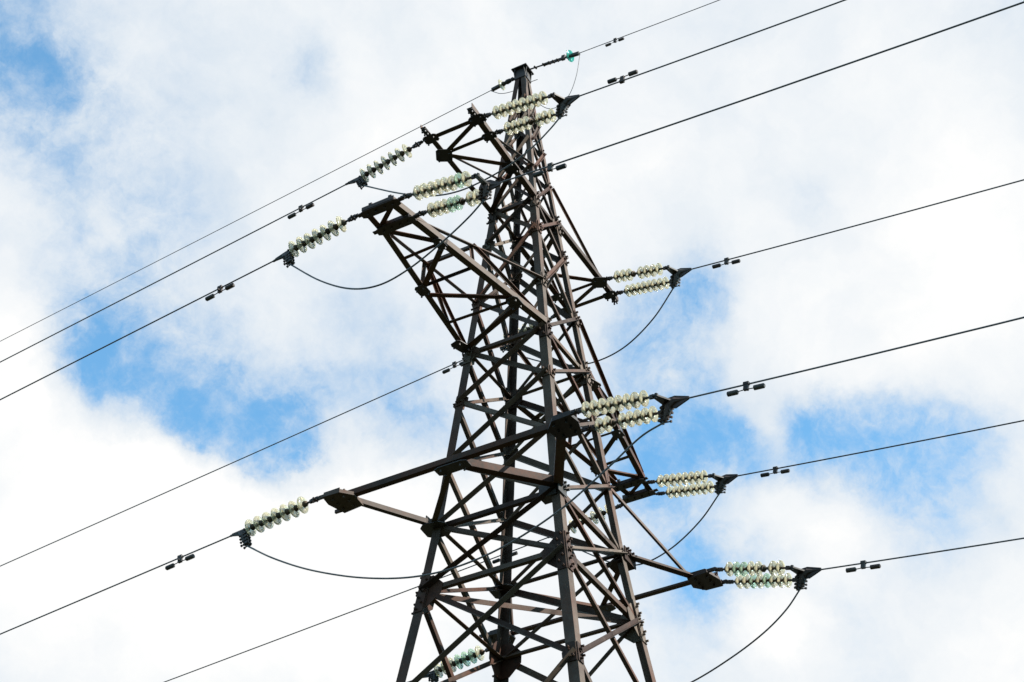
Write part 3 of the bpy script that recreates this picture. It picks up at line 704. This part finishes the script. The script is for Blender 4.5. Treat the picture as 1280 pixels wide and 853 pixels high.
# ------------------------------------------------------------------ sky and light
SUN_AZ, SUN_EL = 98, 36
def build_world():
    w = bpy.data.worlds.new('World'); scene.world = w; w.use_nodes = True
    nt = w.node_tree; N = nt.nodes; L = nt.links; N.clear()
    out = N.new('ShaderNodeOutputWorld'); bg = N.new('ShaderNodeBackground'); bg.inputs[1].default_value = .15
    L.new(bg.outputs[0], out.inputs[0])
    sky = N.new('ShaderNodeTexSky'); sky.sky_type = 'NISHITA'; sky.sun_disc = False
    sky.sun_elevation = R(SUN_EL); sky.sun_rotation = R(90 - SUN_AZ); sky.ozone_density = 2.0; sky.dust_density = .6
    tc = N.new('ShaderNodeTexCoord')
    def math_(op, a, b=None, c=None, clamp=False):
        n = N.new('ShaderNodeMath'); n.operation = op; n.use_clamp = clamp
        for i, v in enumerate((a, b, c)):
            if v is None: continue
            if isinstance(v, (int, float)): n.inputs[i].default_value = v
            else: L.new(v, n.inputs[i])
        return n.outputs[0]
    def noise(scale, detail, rough, vec, dist=0):
        n = N.new('ShaderNodeTexNoise'); n.inputs['Scale'].default_value = scale; n.inputs['Detail'].default_value = detail
        n.inputs['Roughness'].default_value = rough; n.inputs['Distortion'].default_value = dist; L.new(vec, n.inputs[0]); return n
    gen = tc.outputs['Generated']
    # wind-torn edges: the direction is displaced by fractal noise before it meets the cloud banks
    def warp(vec, scale, amt, detail=9, rough=.62):
        n = noise(scale, detail, rough, vec)
        a = N.new('ShaderNodeVectorMath'); a.operation = 'SUBTRACT'; L.new(n.outputs['Color'], a.inputs[0]); a.inputs[1].default_value = (.5, .5, .5)
        b = N.new('ShaderNodeVectorMath'); b.operation = 'SCALE'; L.new(a.outputs[0], b.inputs[0]); b.inputs[3].default_value = amt
        c = N.new('ShaderNodeVectorMath'); c.operation = 'ADD'; L.new(vec, c.inputs[0]); L.new(b.outputs[0], c.inputs[1])
        d = N.new('ShaderNodeVectorMath'); d.operation = 'NORMALIZE'; L.new(c.outputs[0], d.inputs[0]); return d.outputs[0]
    wv = warp(gen, 10, .075, 10, .66)
    total = None
    for az, el, rad, st in BLOBS:
        v = (math.cos(R(el)) * math.cos(R(az)), math.cos(R(el)) * math.sin(R(az)), math.sin(R(el)))
        dt = N.new('ShaderNodeVectorMath'); dt.operation = 'DOT_PRODUCT'; L.new(wv, dt.inputs[0]); dt.inputs[1].default_value = v
        # gaussian in angle: exp(-(1-dot)*2/sigma^2)
        sg = R(rad) * .80
        e = math_('MULTIPLY_ADD', dt.outputs['Value'], 1 / sg ** 2, -1 / sg ** 2)
        g = math_('EXPONENT', e)
        total = math_('MULTIPLY_ADD', g, st, total if total is not None else 0.0)
    # unseen rest of the sky: broken cloud, opened up to cut ambient light on the steel
    ctr = V(math.cos(R(39)) * math.cos(R(-151)), math.cos(R(39)) * math.sin(R(-151)), math.sin(R(39)))
    dt = N.new('ShaderNodeVectorMath'); dt.operation = 'DOT_PRODUCT'; L.new(gen, dt.inputs[0]); dt.inputs[1].default_value = ctr
    mr = N.new('ShaderNodeMapRange'); L.new(dt.outputs['Value'], mr.inputs[0]); mr.inputs[1].default_value = .90; mr.inputs[2].default_value = .955; mr.inputs[3].default_value = 1; mr.inputs[4].default_value = 0
    nb = noise(3.1, 6, .55, wv)
    elsewhere = math_('MULTIPLY', math_('MULTIPLY_ADD', nb.outputs[0], 3.2, -.85), mr.outputs[0])
    total = math_('ADD', total, elsewhere)
    # fine texture: wisps thin the cloud a little everywhere, and veil the gaps
    f1 = noise(10, 10, .60, wv, .2); f2 = noise(27, 9, .66, warp(gen, 22, .035, 5), .3); f3 = noise(75, 7, .7, warp(gen, 40, .012, 4))
    broad = math_('MULTIPLY_ADD', f1.outputs[0], 2.2, -1.10); wisps = math_('MULTIPLY_ADD', f2.outputs[0], 2.0, math_('ADD', broad, -1.0)); wisps = math_('MULTIPLY_ADD', f3.outputs[0], .8, math_('ADD', wisps, -.40))
    pos = math_('MAXIMUM', total, 0.0)
    gain = math_('MULTIPLY_ADD', math_('MINIMUM', pos, .7), 1.15, .17)
    op = math_('MULTIPLY_ADD', wisps, gain, math_('MULTIPLY', total, .82))
    mo = N.new('ShaderNodeMapRange'); mo.interpolation_type = 'SMOOTHSTEP'; L.new(op, mo.inputs[0])
    mo.inputs[1].default_value = -.10; mo.inputs[2].default_value = 1.20; mo.inputs[3].default_value = 0; mo.inputs[4].default_value = .90
    # cloud brightness: thick sunlit banks are whiter than the thin veil
    cb = N.new('ShaderNodeMapRange'); L.new(math_('MULTIPLY_ADD', broad, -.95, math_('MULTIPLY_ADD', wisps, -.14, math_('MULTIPLY', total, -1.0))), cb.inputs[0])
    cb.inputs[1].default_value = -.40; cb.inputs[2].default_value = .75
    cc = N.new('ShaderNodeMix'); cc.data_type = 'RGBA'; L.new(cb.outputs[0], cc.inputs[0])
    cc.inputs[6].default_value = (2.02, 2.22, 2.42, 1); cc.inputs[7].default_value = (2.74, 2.74, 2.72, 1)
    mx = N.new('ShaderNodeMix'); mx.data_type = 'RGBA'; L.new(mo.outputs[0], mx.inputs[0]); L.new(cc.outputs[2], mx.inputs[6])
    sk = N.new('ShaderNodeMix'); sk.data_type = 'RGBA'; sk.blend_type = 'MULTIPLY'; sk.inputs[0].default_value = 1
    L.new(sky.outputs[0], sk.inputs[6]); sk.inputs[7].default_value = (.37, .80, .86, 1)
    L.new(sk.outputs[2], mx.inputs[7]); L.new(mx.outputs[2], bg.inputs[0])
build_world()

sl = bpy.data.lights.new('Sun', 'SUN'); sl.energy = 5.0; sl.angle = R(.53); sl.color = (1, .95, .87)
so = bpy.data.objects.new('Sun', sl); COL.objects.link(so); so.location = (0, 30, 60)
sd = V(math.cos(R(SUN_EL)) * math.cos(R(SUN_AZ)), math.cos(R(SUN_EL)) * math.sin(R(SUN_AZ)), math.sin(R(SUN_EL)))
so.rotation_euler = sd.to_track_quat('Z', 'Y').to_euler()

# ------------------------------------------------------------------ camera
cd = bpy.data.cameras.new('Camera'); cam = bpy.data.objects.new('Camera', cd); COL.objects.link(cam); scene.camera = cam
cd.sensor_width = 36; cd.lens = 61.84; cd.clip_start = .1; cd.clip_end = 6000
M = Matrix(((-0.488362, 0.547194, 0.679765), (0.872611, 0.312718, 0.375178), (-0.00728, 0.776393, -0.630207))).to_4x4()
M.translation = (18.7066, 10.0582, 1.6224); cam.matrix_world = M

vs_ = scene.view_settings; vs_.view_transform = 'Standard'; vs_.look = 'None'; vs_.exposure = 1.3; vs_.gamma = 1; vs_.use_curve_mapping = False
scene.cycles.max_bounces = 10; scene.cycles.transmission_bounces = 10; scene.cycles.transparent_max_bounces = 12
scene.cycles.caustics_refractive = False; scene.cycles.caustics_reflective = False
scene.cycles.sample_clamp_indirect = 6
